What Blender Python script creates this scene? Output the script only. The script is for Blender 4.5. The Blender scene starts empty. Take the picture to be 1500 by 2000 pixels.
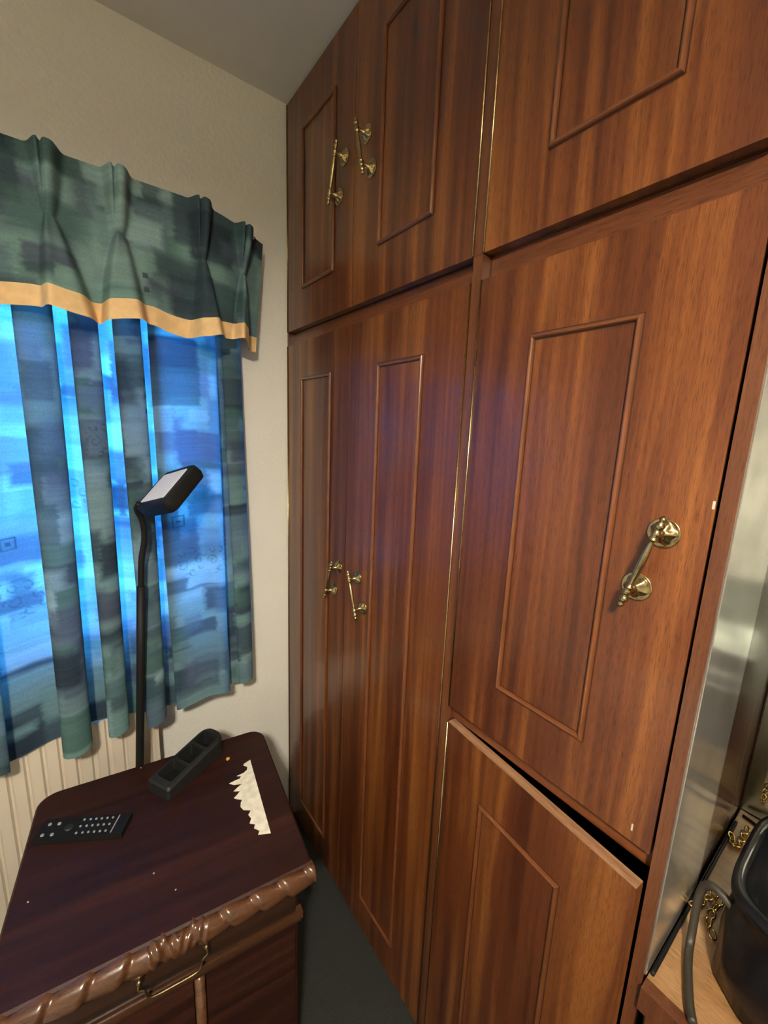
import bpy, bmesh, math, random
import numpy as np
from mathutils import Vector, Matrix, Euler

SC = bpy.context.scene
COL = SC.collection
PI = math.pi

# ---------------------------------------------------------------- camera
cam = bpy.data.cameras.new('camera')
cam.sensor_fit = 'HORIZONTAL'
cam.sensor_width = 36.0
cam.lens = 36.0 * 804.123 / 1500.0
cam.clip_start = 0.02
co = bpy.data.objects.new('camera', cam)
COL.objects.link(co)
_r = Vector((0.79989817, -0.59884894, 0.03927929))
_u = Vector((0.08012061, 0.17142551, 0.9819338))
_f = Vector((0.59476349, 0.78229997, -0.18510309))
M = Matrix.Identity(4)
for i in range(3):
    M[i][0], M[i][1], M[i][2] = _r[i], _u[i], -_f[i]
M.translation = Vector((-0.55094832, -1.25244148, 1.44429183))
co.matrix_world = M
SC.camera = co

# ---------------------------------------------------------------- world: blue daylight outside the window
W = bpy.data.worlds.new('world')
SC.world = W
W.use_nodes = True
bg = W.node_tree.nodes['Background']
bg.inputs['Color'].default_value = (0.06, 0.36, 1.0, 1)
bg.inputs['Strength'].default_value = 20.0

# ---------------------------------------------------------------- ceiling lamp light (housing is built further down)
LAMP = (-0.92, -1.72, 1.985)
ld = bpy.data.lights.new('ceiling_lamp_light', 'POINT')
ld.shadow_soft_size = 0.055
ld.energy = 210.0
ld.color = (1.0, 0.90, 0.76)
lo = bpy.data.objects.new('ceiling_lamp_light', ld)
lo.location = LAMP
COL.objects.link(lo)

SC.view_settings.view_transform = 'Standard'
SC.view_settings.look = 'None'
SC.view_settings.exposure = 0.0
SC.view_settings.gamma = 1.0
SC.view_settings.use_curve_mapping = False


# ================================================================ helpers
def srgb(r, g, b):
    def c(v):
        v /= 255.0
        return v / 12.92 if v <= 0.04045 else ((v + 0.055) / 1.055) ** 2.4
    return (c(r), c(g), c(b), 1.0)


def link_mesh(name, me, mat=None, parent=None, loc=(0, 0, 0)):
    o = bpy.data.objects.new(name, me)
    COL.objects.link(o)
    if mat is not None and not me.materials:
        me.materials.append(mat)
    if parent is not None:
        o.parent = parent
    o.location = loc
    return o


def obj(name, bm, mat, parent=None, loc=(0, 0, 0), smooth=False, bevel=0.0, segs=2):
    """bm -> ONE mesh object"""
    if bevel > 0:
        bmesh.ops.bevel(bm, geom=[e for e in bm.edges if len(e.link_faces) == 2 and e.calc_face_angle(0) > 0.6],
                        offset=bevel, segments=segs, affect='EDGES', profile=0.5)
    bmesh.ops.recalc_face_normals(bm, faces=bm.faces[:])
    me = bpy.data.meshes.new(name)
    bm.to_mesh(me)
    bm.free()
    if smooth:
        for p in me.polygons:
            p.use_smooth = True
        if smooth == 'angle':
            me.set_sharp_from_angle(angle=0.6)
    return link_mesh(name, me, mat, parent, loc)


def tag(o, label=None, cat=None, group=None, kind=None):
    if label: o['label'] = label
    if cat: o['category'] = cat
    if group: o['group'] = group
    if kind: o['kind'] = kind
    return o


def thing(name, label, cat, loc=(0, 0, 0), rotz=0.0, group=None):
    o = bpy.data.objects.new(name, None)
    o.empty_display_size = 0.05
    COL.objects.link(o)
    o.location = loc
    o.rotation_euler = (0, 0, rotz)
    return tag(o, label, cat, group)


def box(bm, x0, x1, y0, y1, z0, z1):
    v = [bm.verts.new(p) for p in ((x0, y0, z0), (x1, y0, z0), (x1, y1, z0), (x0, y1, z0),
                                   (x0, y0, z1), (x1, y0, z1), (x1, y1, z1), (x0, y1, z1))]
    for f in ((0, 3, 2, 1), (4, 5, 6, 7), (0, 1, 5, 4), (1, 2, 6, 5), (2, 3, 7, 6), (3, 0, 4, 7)):
        bm.faces.new([v[i] for i in f])
    return v


def bbox(*a):
    bm = bmesh.new()
    box(bm, *a)
    return bm


def tube(bm, pts, rad, n=10, closed=False, cap=True):
    """swept tube with a radius per point"""
    pts = [Vector(p) for p in pts]
    if not hasattr(rad, '__len__'):
        rad = [rad] * len(pts)
    rings = []
    N = len(pts)
    up = None
    for i, p in enumerate(pts):
        if closed:
            t = (pts[(i + 1) % N] - pts[i - 1]).normalized()
        else:
            t = (pts[min(i + 1, N - 1)] - pts[max(i - 1, 0)]).normalized()
        if up is None:
            up = t.orthogonal().normalized()
        up = (up - t * up.dot(t)).normalized()
        s = t.cross(up)
        rings.append([bm.verts.new(p + (up * math.cos(2 * PI * k / n) + s * math.sin(2 * PI * k / n)) * rad[i]) for k in range(n)])
    for i in range(N if closed else N - 1):
        a, b = rings[i], rings[(i + 1) % N]
        for k in range(n):
            bm.faces.new((a[k], a[(k + 1) % n], b[(k + 1) % n], b[k]))
    if cap and not closed:
        bm.faces.new(rings[0][::-1])
        bm.faces.new(rings[-1])
    return rings


def lathe(bm, prof, n=24, axis='X', origin=(0, 0, 0), wob=None):
    """prof = [(along, radius)], revolved about axis"""
    rings = []
    for a, r in prof:
        ring = []
        for k in range(n):
            t = 2 * PI * k / n
            rr = r * (wob(a, t) if wob else 1.0)
            c, s = rr * math.cos(t), rr * math.sin(t)
            p = {'X': (a, c, s), 'Y': (c, a, s), 'Z': (c, s, a)}[axis]
            ring.append(bm.verts.new(Vector(p) + Vector(origin)))
        rings.append(ring)
    for a, b in zip(rings, rings[1:]):
        for k in range(n):
            bm.faces.new((a[k], a[(k + 1) % n], b[(k + 1) % n], b[k]))
    bm.faces.new(rings[0][::-1])
    bm.faces.new(rings[-1])


def catmull(P, per=12):
    P = [np.array(p, float) for p in P]
    P = [2 * P[0] - P[1]] + P + [2 * P[-1] - P[-2]]
    out = []
    for i in range(1, len(P) - 2):
        for t in np.linspace(0, 1, per, endpoint=False):
            a, b, c, d = P[i - 1:i + 3]
            out.append(0.5 * (2 * b + (c - a) * t + (2 * a - 5 * b + 4 * c - d) * t * t + (3 * b - a - 3 * c + d) * t ** 3))
    out.append(P[-2])
    return out


def grid_mesh(name, V, colors=None, smooth=True):
    """V: (ny,nx,3) array -> mesh; colors (ny,nx,3) linear -> attribute 'Print'"""
    ny, nx, _ = V.shape
    idx = np.arange(ny * nx).reshape(ny, nx)
    F = np.stack([idx[:-1, :-1], idx[:-1, 1:], idx[1:, 1:], idx[1:, :-1]], -1).reshape(-1, 4)
    me = bpy.data.meshes.new(name)
    me.vertices.add(ny * nx)
    me.vertices.foreach_set('co', V.reshape(-1).astype(np.float32))
    me.loops.add(F.size)
    me.loops.foreach_set('vertex_index', F.reshape(-1).astype(np.int32))
    me.polygons.add(len(F))
    me.polygons.foreach_set('loop_start', np.arange(0, F.size, 4, dtype=np.int32))
    me.polygons.foreach_set('use_smooth', np.full(len(F), bool(smooth)))
    if colors is not None:
        at = me.color_attributes.new('Print', 'FLOAT_COLOR', 'POINT')
        c = np.ones((ny * nx, 4), np.float32)
        c[:, :3] = colors.reshape(-1, 3)
        at.data.foreach_set('color', c.reshape(-1))
    me.update(calc_edges=True)
    me.validate()
    return me


# ================================================================ materials
class NT:
    def __init__(self, name):
        self.m = bpy.data.materials.new(name)
        self.m.use_nodes = True
        self.t = self.m.node_tree
        self.b = self.t.nodes['Principled BSDF']

    def n(self, typ, **kw):
        nd = self.t.nodes.new(typ)
        for k, v in kw.items():
            if k in nd.inputs.keys() if isinstance(k, str) else False:
                nd.inputs[k].default_value = v
            else:
                setattr(nd, k, v)
        return nd

    def l(self, a, b):
        self.t.links.new(a, b)

    def ramp(self, src, stops, interp='LINEAR'):
        r = self.t.nodes.new('ShaderNodeValToRGB')
        r.color_ramp.interpolation = interp
        e = r.color_ramp.elements
        e[0].position, e[0].color = stops[0]
        e[1].position, e[1].color = stops[-1]
        for p, c in stops[1:-1]:
            x = e.new(p)
            x.color = c
        self.l(src, r.inputs['Fac'])
        return r

    def math(self, op, a, b=None, **kw):
        nd = self.t.nodes.new('ShaderNodeMath')
        nd.operation = op
        for i, v in enumerate((a, b)):
            if v is None: continue
            if isinstance(v, (int, float)): nd.inputs[i].default_value = v
            else: self.l(v, nd.inputs[i])
        return nd.outputs[0]

    def noise(self, vec, scale=1.0, detail=2.0, rough=0.5):
        nd = self.t.nodes.new('ShaderNodeTexNoise')
        nd.inputs['Scale'].default_value = scale
        nd.inputs['Detail'].default_value = detail
        nd.inputs['Roughness'].default_value = rough
        if vec is not None: self.l(vec, nd.inputs['Vector'])
        return nd.outputs['Fac']

    def mapping(self, vec, scale=(1, 1, 1), loc=None):
        nd = self.t.nodes.new('ShaderNodeMapping')
        nd.inputs['Scale'].default_value = scale
        self.l(vec, nd.inputs['Vector'])
        if loc is not None: self.l(loc, nd.inputs['Location'])
        return nd.outputs[0]

    def mix(self, fac, a, b, mode='MIX'):
        nd = self.t.nodes.new('ShaderNodeMix')
        nd.data_type = 'RGBA'
        nd.blend_type = mode
        for i, v in ((0, fac), (6, a), (7, b)):
            if isinstance(v, (int, float)): nd.inputs[i].default_value = v
            elif isinstance(v, tuple): nd.inputs[i].default_value = v
            else: self.l(v, nd.inputs[i])
        return nd.outputs[2]

    def bump(self, h, strength=0.3, dist=0.002):
        nd = self.t.nodes.new('ShaderNodeBump')
        nd.inputs['Strength'].default_value = strength
        nd.inputs['Distance'].default_value = dist
        self.l(h, nd.inputs['Height'])
        self.l(nd.outputs[0], self.b.inputs['Normal'])
        return nd


def plain(name, col, rough=0.5, metal=0.0, coat=0.0, noise=0.12, nscale=40.0, bump=0.0):
    t = NT(name)
    tc = t.n('ShaderNodeTexCoord')
    f = t.noise(tc.outputs['Object'], nscale, 3)
    d = tuple(c * (1 - noise) for c in col[:3]) + (1,)
    e = tuple(min(1, c * (1 + noise)) for c in col[:3]) + (1,)
    r = t.ramp(f, [(0.3, d), (0.7, e)])
    t.l(r.outputs[0], t.b.inputs['Base Color'])
    t.b.inputs['Roughness'].default_value = rough
    t.b.inputs['Metallic'].default_value = metal
    t.b.inputs['Coat Weight'].default_value = coat
    if bump: t.bump(f, bump)
    return t.m


def wood(name, dark, mid, light, grain='Z', stripe=45.0, rough=0.34, coat=0.3, coat_rough=0.12, contrast=1.0):
    t = NT(name)
    tc = t.n('ShaderNodeTexCoord')
    oi = t.n('ShaderNodeObjectInfo')
    off = t.math('MULTIPLY', oi.outputs['Random'], 37.0)
    comb = t.n('ShaderNodeCombineXYZ')
    t.l(off, comb.inputs[0]); t.l(off, comb.inputs[1]); t.l(off, comb.inputs[2])
    base = tc.outputs['Object']
    # slow waver of the stripes along the grain
    wv = t.noise(t.mapping(base, (3, 3, 3), comb.outputs[0]), 1.0, 1)
    wv = t.math('MULTIPLY', t.math('SUBTRACT', wv, 0.5), 0.02)
    add = t.n('ShaderNodeVectorMath', operation='ADD')
    cw = t.n('ShaderNodeCombineXYZ')
    for k in range(3): t.l(wv, cw.inputs[k])
    t.l(base, add.inputs[0]); t.l(cw.outputs[0], add.inputs[1])
    p = add.outputs[0]
    ax = {'X': 0, 'Y': 1, 'Z': 2}[grain]
    def sc(across, along):
        s = [across] * 3
        s[ax] = along
        return tuple(s)
    n1 = t.noise(t.mapping(p, sc(stripe, 0.9), comb.outputs[0]), 1.0, 2.5, 0.55)
    n2 = t.noise(t.mapping(p, sc(stripe * 4.2, 2.4), comb.outputs[0]), 1.0, 2)
    n4 = t.noise(t.mapping(p, sc(stripe * 0.22, 0.7), comb.outputs[0]), 1.0, 1)
    f = t.math('ADD', t.math('MULTIPLY', n1, 0.66), t.math('ADD', t.math('MULTIPLY', n2, 0.2), t.math('MULTIPLY', n4, 0.14)))
    w = 0.13 / contrast
    r = t.ramp(f, [(0.5 - w, dark), (0.5, mid), (0.5 + w, light)])
    # pores: short dark dashes along the grain
    n3 = t.noise(t.mapping(base, sc(950, 55), comb.outputs[0]), 1.0, 2, 0.6)
    pr = t.ramp(n3, [(0.30, (0.50, 0.45, 0.42, 1)), (0.50, (1, 1, 1, 1))])
    c = t.mix(1.0, r.outputs[0], pr.outputs[0], 'MULTIPLY')
    t.l(c, t.b.inputs['Base Color'])
    rr = t.n('ShaderNodeMapRange')
    rr.inputs[3].default_value = rough * 0.85
    rr.inputs[4].default_value = rough * 1.2
    t.l(n1, rr.inputs[0])
    t.l(rr.outputs[0], t.b.inputs['Roughness'])
    t.b.inputs['Coat Weight'].default_value = coat
    t.b.inputs['Coat Roughness'].default_value = coat_rough
    t.bump(t.math('ADD', n3, t.math('MULTIPLY', n2, 0.4)), 0.10, 0.0006)
    return t.m


M_WOOD = wood('sapele_veneer', (0.058, 0.0142, 0.0048, 1), (0.114, 0.0315, 0.0082, 1), (0.218, 0.0755, 0.0158, 1), stripe=30, contrast=1.0)
M_WOODY = wood('sapele_rail', (0.070, 0.019, 0.006, 1), (0.12, 0.036, 0.011, 1), (0.19, 0.06, 0.018, 1), grain='Y')
M_STILE = wood('sapele_stile', (0.070, 0.021, 0.008, 1), (0.10, 0.032, 0.011, 1), (0.135, 0.046, 0.015, 1), stripe=70)
M_EDGE = wood('lipping_wood', (0.20, 0.10, 0.05, 1), (0.30, 0.16, 0.085, 1), (0.40, 0.23, 0.13, 1), grain='Y', stripe=60)
M_MOULD = plain('moulding_wood', (0.125, 0.039, 0.0115, 1), 0.28, 0, 0.5, 0.15, 25)
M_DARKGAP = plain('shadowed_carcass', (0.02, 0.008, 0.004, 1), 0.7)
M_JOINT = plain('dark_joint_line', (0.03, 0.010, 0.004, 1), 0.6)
M_MAHOG = wood('dark_mahogany', (0.015, 0.0035, 0.002, 1), (0.025, 0.0065, 0.0036, 1), (0.040, 0.011, 0.006, 1), grain='X', stripe=40, rough=0.5, coat=0.0, coat_rough=0.3)
M_MAHOG.node_tree.nodes['Principled BSDF'].inputs['Specular IOR Level'].default_value = 0.28
M_CARVE = wood('carved_mahogany', (0.055, 0.020, 0.0075, 1), (0.085, 0.034, 0.013, 1), (0.12, 0.050, 0.020, 1), grain='X', stripe=60, rough=0.30, coat=0.5, coat_rough=0.15)
M_BRASS = plain('aged_brass', (0.46, 0.35, 0.17, 1), 0.24, 1.0, 0, 0.25, 220)
M_BEAD = wood('bead_mahogany', (0.035, 0.013, 0.005, 1), (0.055, 0.021, 0.008, 1), (0.075, 0.030, 0.012, 1), grain='X', stripe=60, rough=0.3, coat=0.5, coat_rough=0.15)
M_BRASSDK = plain('dull_brass', (0.20, 0.14, 0.07, 1), 0.38, 1.0, 0, 0.3, 150)
M_GOLD = plain('gold_links', (0.80, 0.58, 0.24, 1), 0.2, 1.0, 0, 0.1, 300)
M_BLACK = plain('matt_black_plastic', (0.0055, 0.0055, 0.006, 1), 0.6)
M_BLACK.node_tree.nodes['Principled BSDF'].inputs['Specular IOR Level'].default_value = 0.25
M_BLACKG = plain('black_glossy_leather', (0.003, 0.003, 0.0045, 1), 0.3, 0, 0.0, 0.2, 60, 0.25)
M_BLACKG.node_tree.nodes['Principled BSDF'].inputs['Specular IOR Level'].default_value = 0.3
M_ORG = plain('charcoal_plastic', (0.009, 0.0095, 0.009, 1), 0.55)
M_GREY = plain('grey_strap', (0.030, 0.025, 0.018, 1), 0.5)
M_LED = plain('led_diffuser', (0.72, 0.70, 0.66, 1), 0.55, 0, 0, 0.02)
M_KEY = plain('remote_keys', (0.30, 0.30, 0.31, 1), 0.35)
M_WHITE = plain('white_upvc', (0.75, 0.76, 0.78, 1), 0.35, 0, 0, 0.03)
M_RAD = plain('radiator_enamel', (0.62, 0.55, 0.44, 1), 0.4, 0, 0, 0.04, 8)
M_TORN = plain('torn_paper', (0.84, 0.79, 0.62, 1), 0.8, 0, 0, 0.14, 70)
M_CRUMB = plain('orange_crumb', (0.65, 0.33, 0.05, 1), 0.6)
M_SPECK = plain('pale_speck', (0.5, 0.42, 0.33, 1), 0.6)
M_TRIM = plain('cream_trim', (0.78, 0.54, 0.27, 1), 0.85, 0, 0, 0.08, 60)
M_TAN = wood('pale_beech_laminate', (0.24, 0.125, 0.050, 1), (0.31, 0.17, 0.072, 1), (0.37, 0.215, 0.10, 1), grain='Y', stripe=25, rough=0.3, coat=0.25)
M_SHEET = plain('mirror_fill_sheet', (0.72, 0.76, 0.70, 1), 0.9, 0, 0, 0.06, 6)
M_DUVET = plain('grey_green_bedding', (0.10, 0.115, 0.10, 1), 0.9, 0, 0, 0.06, 6)
M_STEEL = plain('steel', (0.8, 0.8, 0.8, 1), 0.15, 1.0)


def wall_mat(name, col, bump, scale):
    t = NT(name)
    g = t.n('ShaderNodeNewGeometry')
    n = t.noise(g.outputs['Position'], scale, 4, 0.6)
    n2 = t.noise(g.outputs['Position'], 1.6, 3)
    d = tuple(c * 0.9 for c in col[:3]) + (1,)
    r = t.ramp(n2, [(0.3, d), (0.75, col)])
    t.l(r.outputs[0], t.b.inputs['Base Color'])
    t.b.inputs['Roughness'].default_value = 0.75
    t.bump(n, bump, 0.004)
    return t.m


M_WALL = wall_mat('cream_textured_wallpaper', (0.84, 0.825, 0.73, 1), 0.55, 95)
M_CEIL = wall_mat('ceiling_paint', (0.70, 0.67, 0.60, 1), 0.10, 60)
M_FLOOR = wall_mat('dark_green_carpet', (0.020, 0.022, 0.018, 1), 0.6, 400)


def fabric(name, transl):
    t = NT(name)
    a = t.n('ShaderNodeAttribute', attribute_name='Print')
    tc = t.n('ShaderNodeTexCoord')
    weave = t.noise(t.mapping(tc.outputs['Object'], (900, 900, 260)), 1.0, 2)
    wr = t.ramp(weave, [(0.3, (0.82, 0.82, 0.82, 1)), (0.7, (1.1, 1.1, 1.1, 1))])
    c = t.mix(1.0, a.outputs['Color'], wr.outputs[0], 'MULTIPLY')
    t.l(c, t.b.inputs['Base Color'])
    t.b.inputs['Roughness'].default_value = 0.9
    t.b.inputs['Specular IOR Level'].default_value = 0.15
    bp = t.bump(weave, 0.15, 0.0008)
    if transl > 0:
        tr = t.n('ShaderNodeBsdfTranslucent')
        t.l(c, tr.inputs['Color'])
        mx = t.n('ShaderNodeMixShader')
        mx.inputs[0].default_value = transl
        t.l(t.b.outputs[0], mx.inputs[1])
        t.l(tr.outputs[0], mx.inputs[2])
        out = t.t.nodes['Material Output']
        t.l(mx.outputs[0], out.inputs['Surface'])
    return t.m


M_CURT = fabric('printed_curtain_cloth', 0.50)
M_VAL = fabric('printed_valance_cloth', 0.0)


def glass_mat():
    t = NT('window_glass')
    t.b.inputs['Transmission Weight'].default_value = 1.0
    t.b.inputs['Roughness'].default_value = 0.0
    t.b.inputs['IOR'].default_value = 1.02
    t.b.inputs['Base Color'].default_value = (0.95, 0.98, 1, 1)
    return t.m


M_GLASS = glass_mat()


def mirror_mat(name, col, rough):
    t = NT(name)
    tc = t.n('ShaderNodeTexCoord')
    n = t.noise(tc.outputs['Object'], 14, 3)
    d = tuple(c * 0.8 for c in col[:3]) + (1,)
    r = t.ramp(n, [(0.35, d), (0.65, col)])
    t.l(r.outputs[0], t.b.inputs['Base Color'])
    t.b.inputs['Metallic'].default_value = 1.0
    t.b.inputs['Roughness'].default_value = rough
    return t.m


M_MIRROR = mirror_mat('mirror_silver', (0.80, 0.86, 0.80, 1), 0.03)
M_BEVEL = mirror_mat('mirror_bevel_edge', (0.50, 0.57, 0.48, 1), 0.25)
M_TARN = mirror_mat('tarnished_mirror_tile', (0.86, 0.82, 0.74, 1), 0.17)
M_TARN.node_tree.nodes['Principled BSDF'].inputs['Metallic'].default_value = 0.82

def shade_mat():
    t = NT('added_cutoff_shade')
    t.b.inputs['Base Color'].default_value = (0.75, 0.68, 0.52, 1)
    t.b.inputs['Roughness'].default_value = 0.9
    tr = t.n('ShaderNodeBsdfTranslucent')
    tr.inputs['Color'].default_value = (0.72, 0.62, 0.44, 1)
    mx = t.n('ShaderNodeMixShader')
    mx.inputs[0].default_value = 0.3
    t.l(t.b.outputs[0], mx.inputs[1]); t.l(tr.outputs[0], mx.inputs[2])
    t.l(mx.outputs[0], t.t.nodes['Material Output'].inputs['Surface'])
    return t.m


M_SHADE = shade_mat()

# ================================================================ the setting
XR, XL, YB, YF, H = 0.57, -2.60, 0.0, -3.3, 2.335


def struct(name, bm, mat, **kw):
    o = obj(name, bm, mat, **kw)
    o['kind'] = 'structure'
    return o


WX0, WX1, WZ0, WZ1 = -1.29, -0.265, 0.90, 1.95    # window opening
bm = bmesh.new()
box(bm, WX1, XR, YB, YB + 0.22, 0, H)
box(bm, XL, WX0, YB, YB + 0.22, 0, H)
box(bm, WX0, WX1, YB, YB + 0.22, 0, WZ0)
box(bm, WX0, WX1, YB, YB + 0.22, WZ1, H)
bmesh.ops.remove_doubles(bm, verts=bm.verts[:], dist=1e-5)
struct('wall_back', bm, M_WALL)
struct('wall_left', bbox(XL - 0.12, XL, YF, YB, 0, H), M_WALL)
struct('wall_front', bbox(XL, XR, YF - 0.12, YF, 0, H), M_WALL)
struct('wall_right', bbox(XR, XR + 0.12, YF, YB + 0.22, 0, H), M_WALL)
struct('ceiling', bbox(XL - 0.12, XR + 0.12, YF - 0.12, YB + 0.22, H, H + 0.1), M_CEIL)
struct('floor', bbox(XL - 0.12, XR + 0.12, YF - 0.12, YB + 0.22, -0.1, 0), M_FLOOR)

win = thing('window_1', None, None, (WX1, YB + 0.11, WZ0))
win['kind'] = 'structure'
bm = bmesh.new()
ww, wh = WX0 - WX1, WZ1 - WZ0
for (a, b, c, d) in ((0, ww, 0, 0.06), (0, ww, wh - 0.06, wh), (0, -0.06, 0, wh), (ww + 0.06, ww, 0, wh), (ww / 2 + 0.035, ww / 2 - 0.035, 0, wh)):
    box(bm, min(a, b), max(a, b), -0.03, 0.03, c, d)
obj('window_frame', bm, M_WHITE, win)
obj('pane', bbox(ww / 2 + 0.036, -0.061, -0.004, 0.004, 0.061, wh - 0.061), M_GLASS, win)
obj('pane', bbox(ww + 0.061, ww / 2 - 0.036, -0.004, 0.004, 0.061, wh - 0.061), M_GLASS, win)
obj('window_sill', bbox(ww, 0, -0.108, -0.031, 0.0, 0.02), M_WHITE, win)

# ================================================================ fitted wardrobes (front plane x = 0)
TH = 0.018


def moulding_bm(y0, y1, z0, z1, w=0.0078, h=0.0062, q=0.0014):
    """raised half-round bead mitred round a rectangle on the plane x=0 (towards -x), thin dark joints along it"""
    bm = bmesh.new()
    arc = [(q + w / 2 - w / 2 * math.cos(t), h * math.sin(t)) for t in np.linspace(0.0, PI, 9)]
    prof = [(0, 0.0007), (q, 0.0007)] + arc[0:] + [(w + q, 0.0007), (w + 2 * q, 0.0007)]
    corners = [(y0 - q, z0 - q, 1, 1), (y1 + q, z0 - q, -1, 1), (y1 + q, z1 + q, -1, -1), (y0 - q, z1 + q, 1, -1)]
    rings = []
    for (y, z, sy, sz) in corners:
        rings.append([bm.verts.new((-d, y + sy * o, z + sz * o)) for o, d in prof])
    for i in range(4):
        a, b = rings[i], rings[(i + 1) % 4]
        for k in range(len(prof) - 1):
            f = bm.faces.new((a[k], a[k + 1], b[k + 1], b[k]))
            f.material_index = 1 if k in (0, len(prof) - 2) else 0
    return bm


# brass pull: roses and turned bar, shared meshes; local z along the bar, local -x away from the door
HS = 0.0375        # half the distance between the roses


def _rose():
    bm = bmesh.new()
    lathe(bm, [(0.0, 0.0172), (-0.0022, 0.0178), (-0.0028, 0.0165), (-0.0018, 0.0148), (-0.0036, 0.0125), (-0.0058, 0.0098), (-0.0078, 0.0075),
               (-0.0095, 0.0055), (-0.0100, 0.0042), (-0.024, 0.0036), (-0.025, 0.0036)], 40,
          'X', wob=lambda a, t: 1 + (0.16 * math.sin(t * 5 + 90 * a / 0.01) if -0.009 < a < -0.003 else 0))
    me = bpy.data.meshes.new('rose')
    bmesh.ops.recalc_face_normals(bm, faces=bm.faces[:])
    bm.to_mesh(me); bm.free()
    for p in me.polygons: p.use_smooth = True
    me.materials.append(M_BRASS)
    return me


def _bar():
    bm = bmesh.new()
    half = [(0.0, 0.0046), (0.010, 0.0043), (0.020, 0.0034), (0.028, 0.0026), (0.0305, 0.0027), (0.0315, 0.0052), (0.0335, 0.0054),
            (0.0345, 0.0036), (0.037, 0.0046), (0.0405, 0.0052), (0.043, 0.0042), (0.0445, 0.0028), (0.0465, 0.0048), (0.0495, 0.0058),
            (0.0525, 0.0048), (0.0545, 0.0026), (0.056, 0.0036), (0.058, 0.0040), (0.060, 0.0030), (0.0615, 0.0012)]
    prof = [(-a, r) for a, r in half[:0:-1]] + half
    lathe(bm, prof, 16, 'Z', (-0.026, 0, 0))
    me = bpy.data.meshes.new('grip_bar')
    bmesh.ops.recalc_face_normals(bm, faces=bm.faces[:])
    bm.to_mesh(me); bm.free()
    for p in me.polygons: p.use_smooth = True
    me.materials.append(M_BRASS)
    return me


ROSE, BAR = _rose(), _bar()


def add_handle(door, y, z, tilt):
    """y, z: centre in the door's own coordinates; tilt about x"""
    for s in (-1, 1):
        o = link_mesh('rose', ROSE, None, door, (0, y - s * HS * math.sin(tilt), z + s * HS * math.cos(tilt)))
        o.rotation_euler = (tilt + s, 0, 0)
    b = link_mesh('grip_bar', BAR, None, door, (0, y, z))
    b.rotation_euler = (tilt, 0, 0)


def add_door(root, sy, s_hinge, s_free, z0, z1, mould, handle=None, ang=0.0, edge=False, lip=None):
    """sy: root's s; door origin at the hinge corner; s runs towards the camera (y = -s)"""
    loc = (0, -(s_hinge - sy), z0)
    w = s_free - s_hinge
    y0, y1 = sorted((0.0, -w))
    d = obj('door', bbox(0, TH, y0, y1, 0, z1 - z0), M_WOOD, root, loc, bevel=0.0012, segs=1)
    d.rotation_euler = (0, 0, ang)
    m = mould
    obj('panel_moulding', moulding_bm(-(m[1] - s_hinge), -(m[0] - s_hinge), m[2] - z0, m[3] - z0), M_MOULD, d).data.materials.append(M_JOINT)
    if edge:
        bm = bbox(0.0004, TH - 0.0004, y0 + 0.0005, y1 - 0.0005, z1 - z0, z1 - z0 + 0.0012)
        obj('top_lipping', bm, M_EDGE, d)
    if handle:
        add_handle(d, -(handle[0] - s_hinge), handle[1] - z0, handle[2])
    # piano hinge along the hinge edge
    hx = 0.0017
    sg = -1 if w > 0 else 1
    bm = bmesh.new()
    pts = [(-0.0010, -sg * 0.0004, 0.0005), (-0.0010, -sg * 0.0004, (z1 - z0) / 2), (-0.0010, -sg * 0.0004, z1 - z0 - 0.0005)]
    rad = [0.0015] * 3
    tube(bm, pts, rad, 8)
    obj('piano_hinge', bm, M_BRASS, d, smooth=True)
    return d


ZR0, ZR1 = 1.695, 1.735          # rail between lower and upper doors
ZT = 2.325

# ---- left bay: double wardrobe
S = 0.37
dw = thing('double_wardrobe', 'tall wardrobe with two narrow reddish doors, in the corner against the cream wall', 'wardrobe', (0, -S, 0))
bm = bmesh.new()
box(bm, 0.026, 0.55, S - 0.002, S - 0.020, 0.0, ZR1 - 0.001)
box(bm, 0.026, 0.55, S - 0.741, S - 0.724, 0.0, ZR1 - 0.001)
box(bm, 0.535, 0.55, S - 0.741, S - 0.002, 0.0, ZR1 - 0.001)
obj('carcass', bm, M_DARKGAP, dw)
obj('top_rail', bbox(0.022, 0.040, S - 0.741, S - 0.003, ZR0 - 0.004, ZR1 - 0.001), M_WOODY, dw)
obj('plinth', bbox(0.030, 0.045, S - 0.741, S - 0.003, 0, 0.056), M_WOODY, dw)
obj('end_stile', bbox(0.0005, 0.30, S - 0.762, S - 0.742, 0, ZR1 - 0.0005), M_STILE, dw)
add_door(dw, S, 0.012, 0.3675, 0.058, ZR0, (0.108, 0.281, 0.161, 1.596), (0.325, 1.053, math.radians(18)))
add_door(dw, S, 0.7405, 0.3695, 0.058, ZR0, (0.486, 0.634, 0.161, 1.596), (0.4435, 1.052, math.radians(-21)))
obj('filler_strip', bbox(0.004, 0.03, S - 0.011, S - 0.0005, 0, ZR1 - 0.001), M_STILE, dw)

# ---- overhead cupboard over the left bay
oc = thing('overhead_cupboard', 'top cupboard with two doors and brass pulls, reaching the ceiling in the corner', 'cupboard', (0, -S, ZR1))
ZO = ZR1
bm = bmesh.new()
box(bm, 0.022, 0.55, S - 0.741, S - 0.002, 0.0, 0.016)
box(bm, 0.022, 0.55, S - 0.741, S - 0.724, 0.016, ZT - ZO)
box(bm, 0.022, 0.55, S - 0.018, S - 0.002, 0.016, ZT - ZO)
box(bm, 0.535, 0.55, S - 0.724, S - 0.018, 0.016, ZT - ZO)
obj('carcass', bm, M_DARKGAP, oc)
obj('end_stile', bbox(0.0005, 0.30, S - 0.762, S - 0.742, 0, ZT - ZO), M_STILE, oc)


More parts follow.
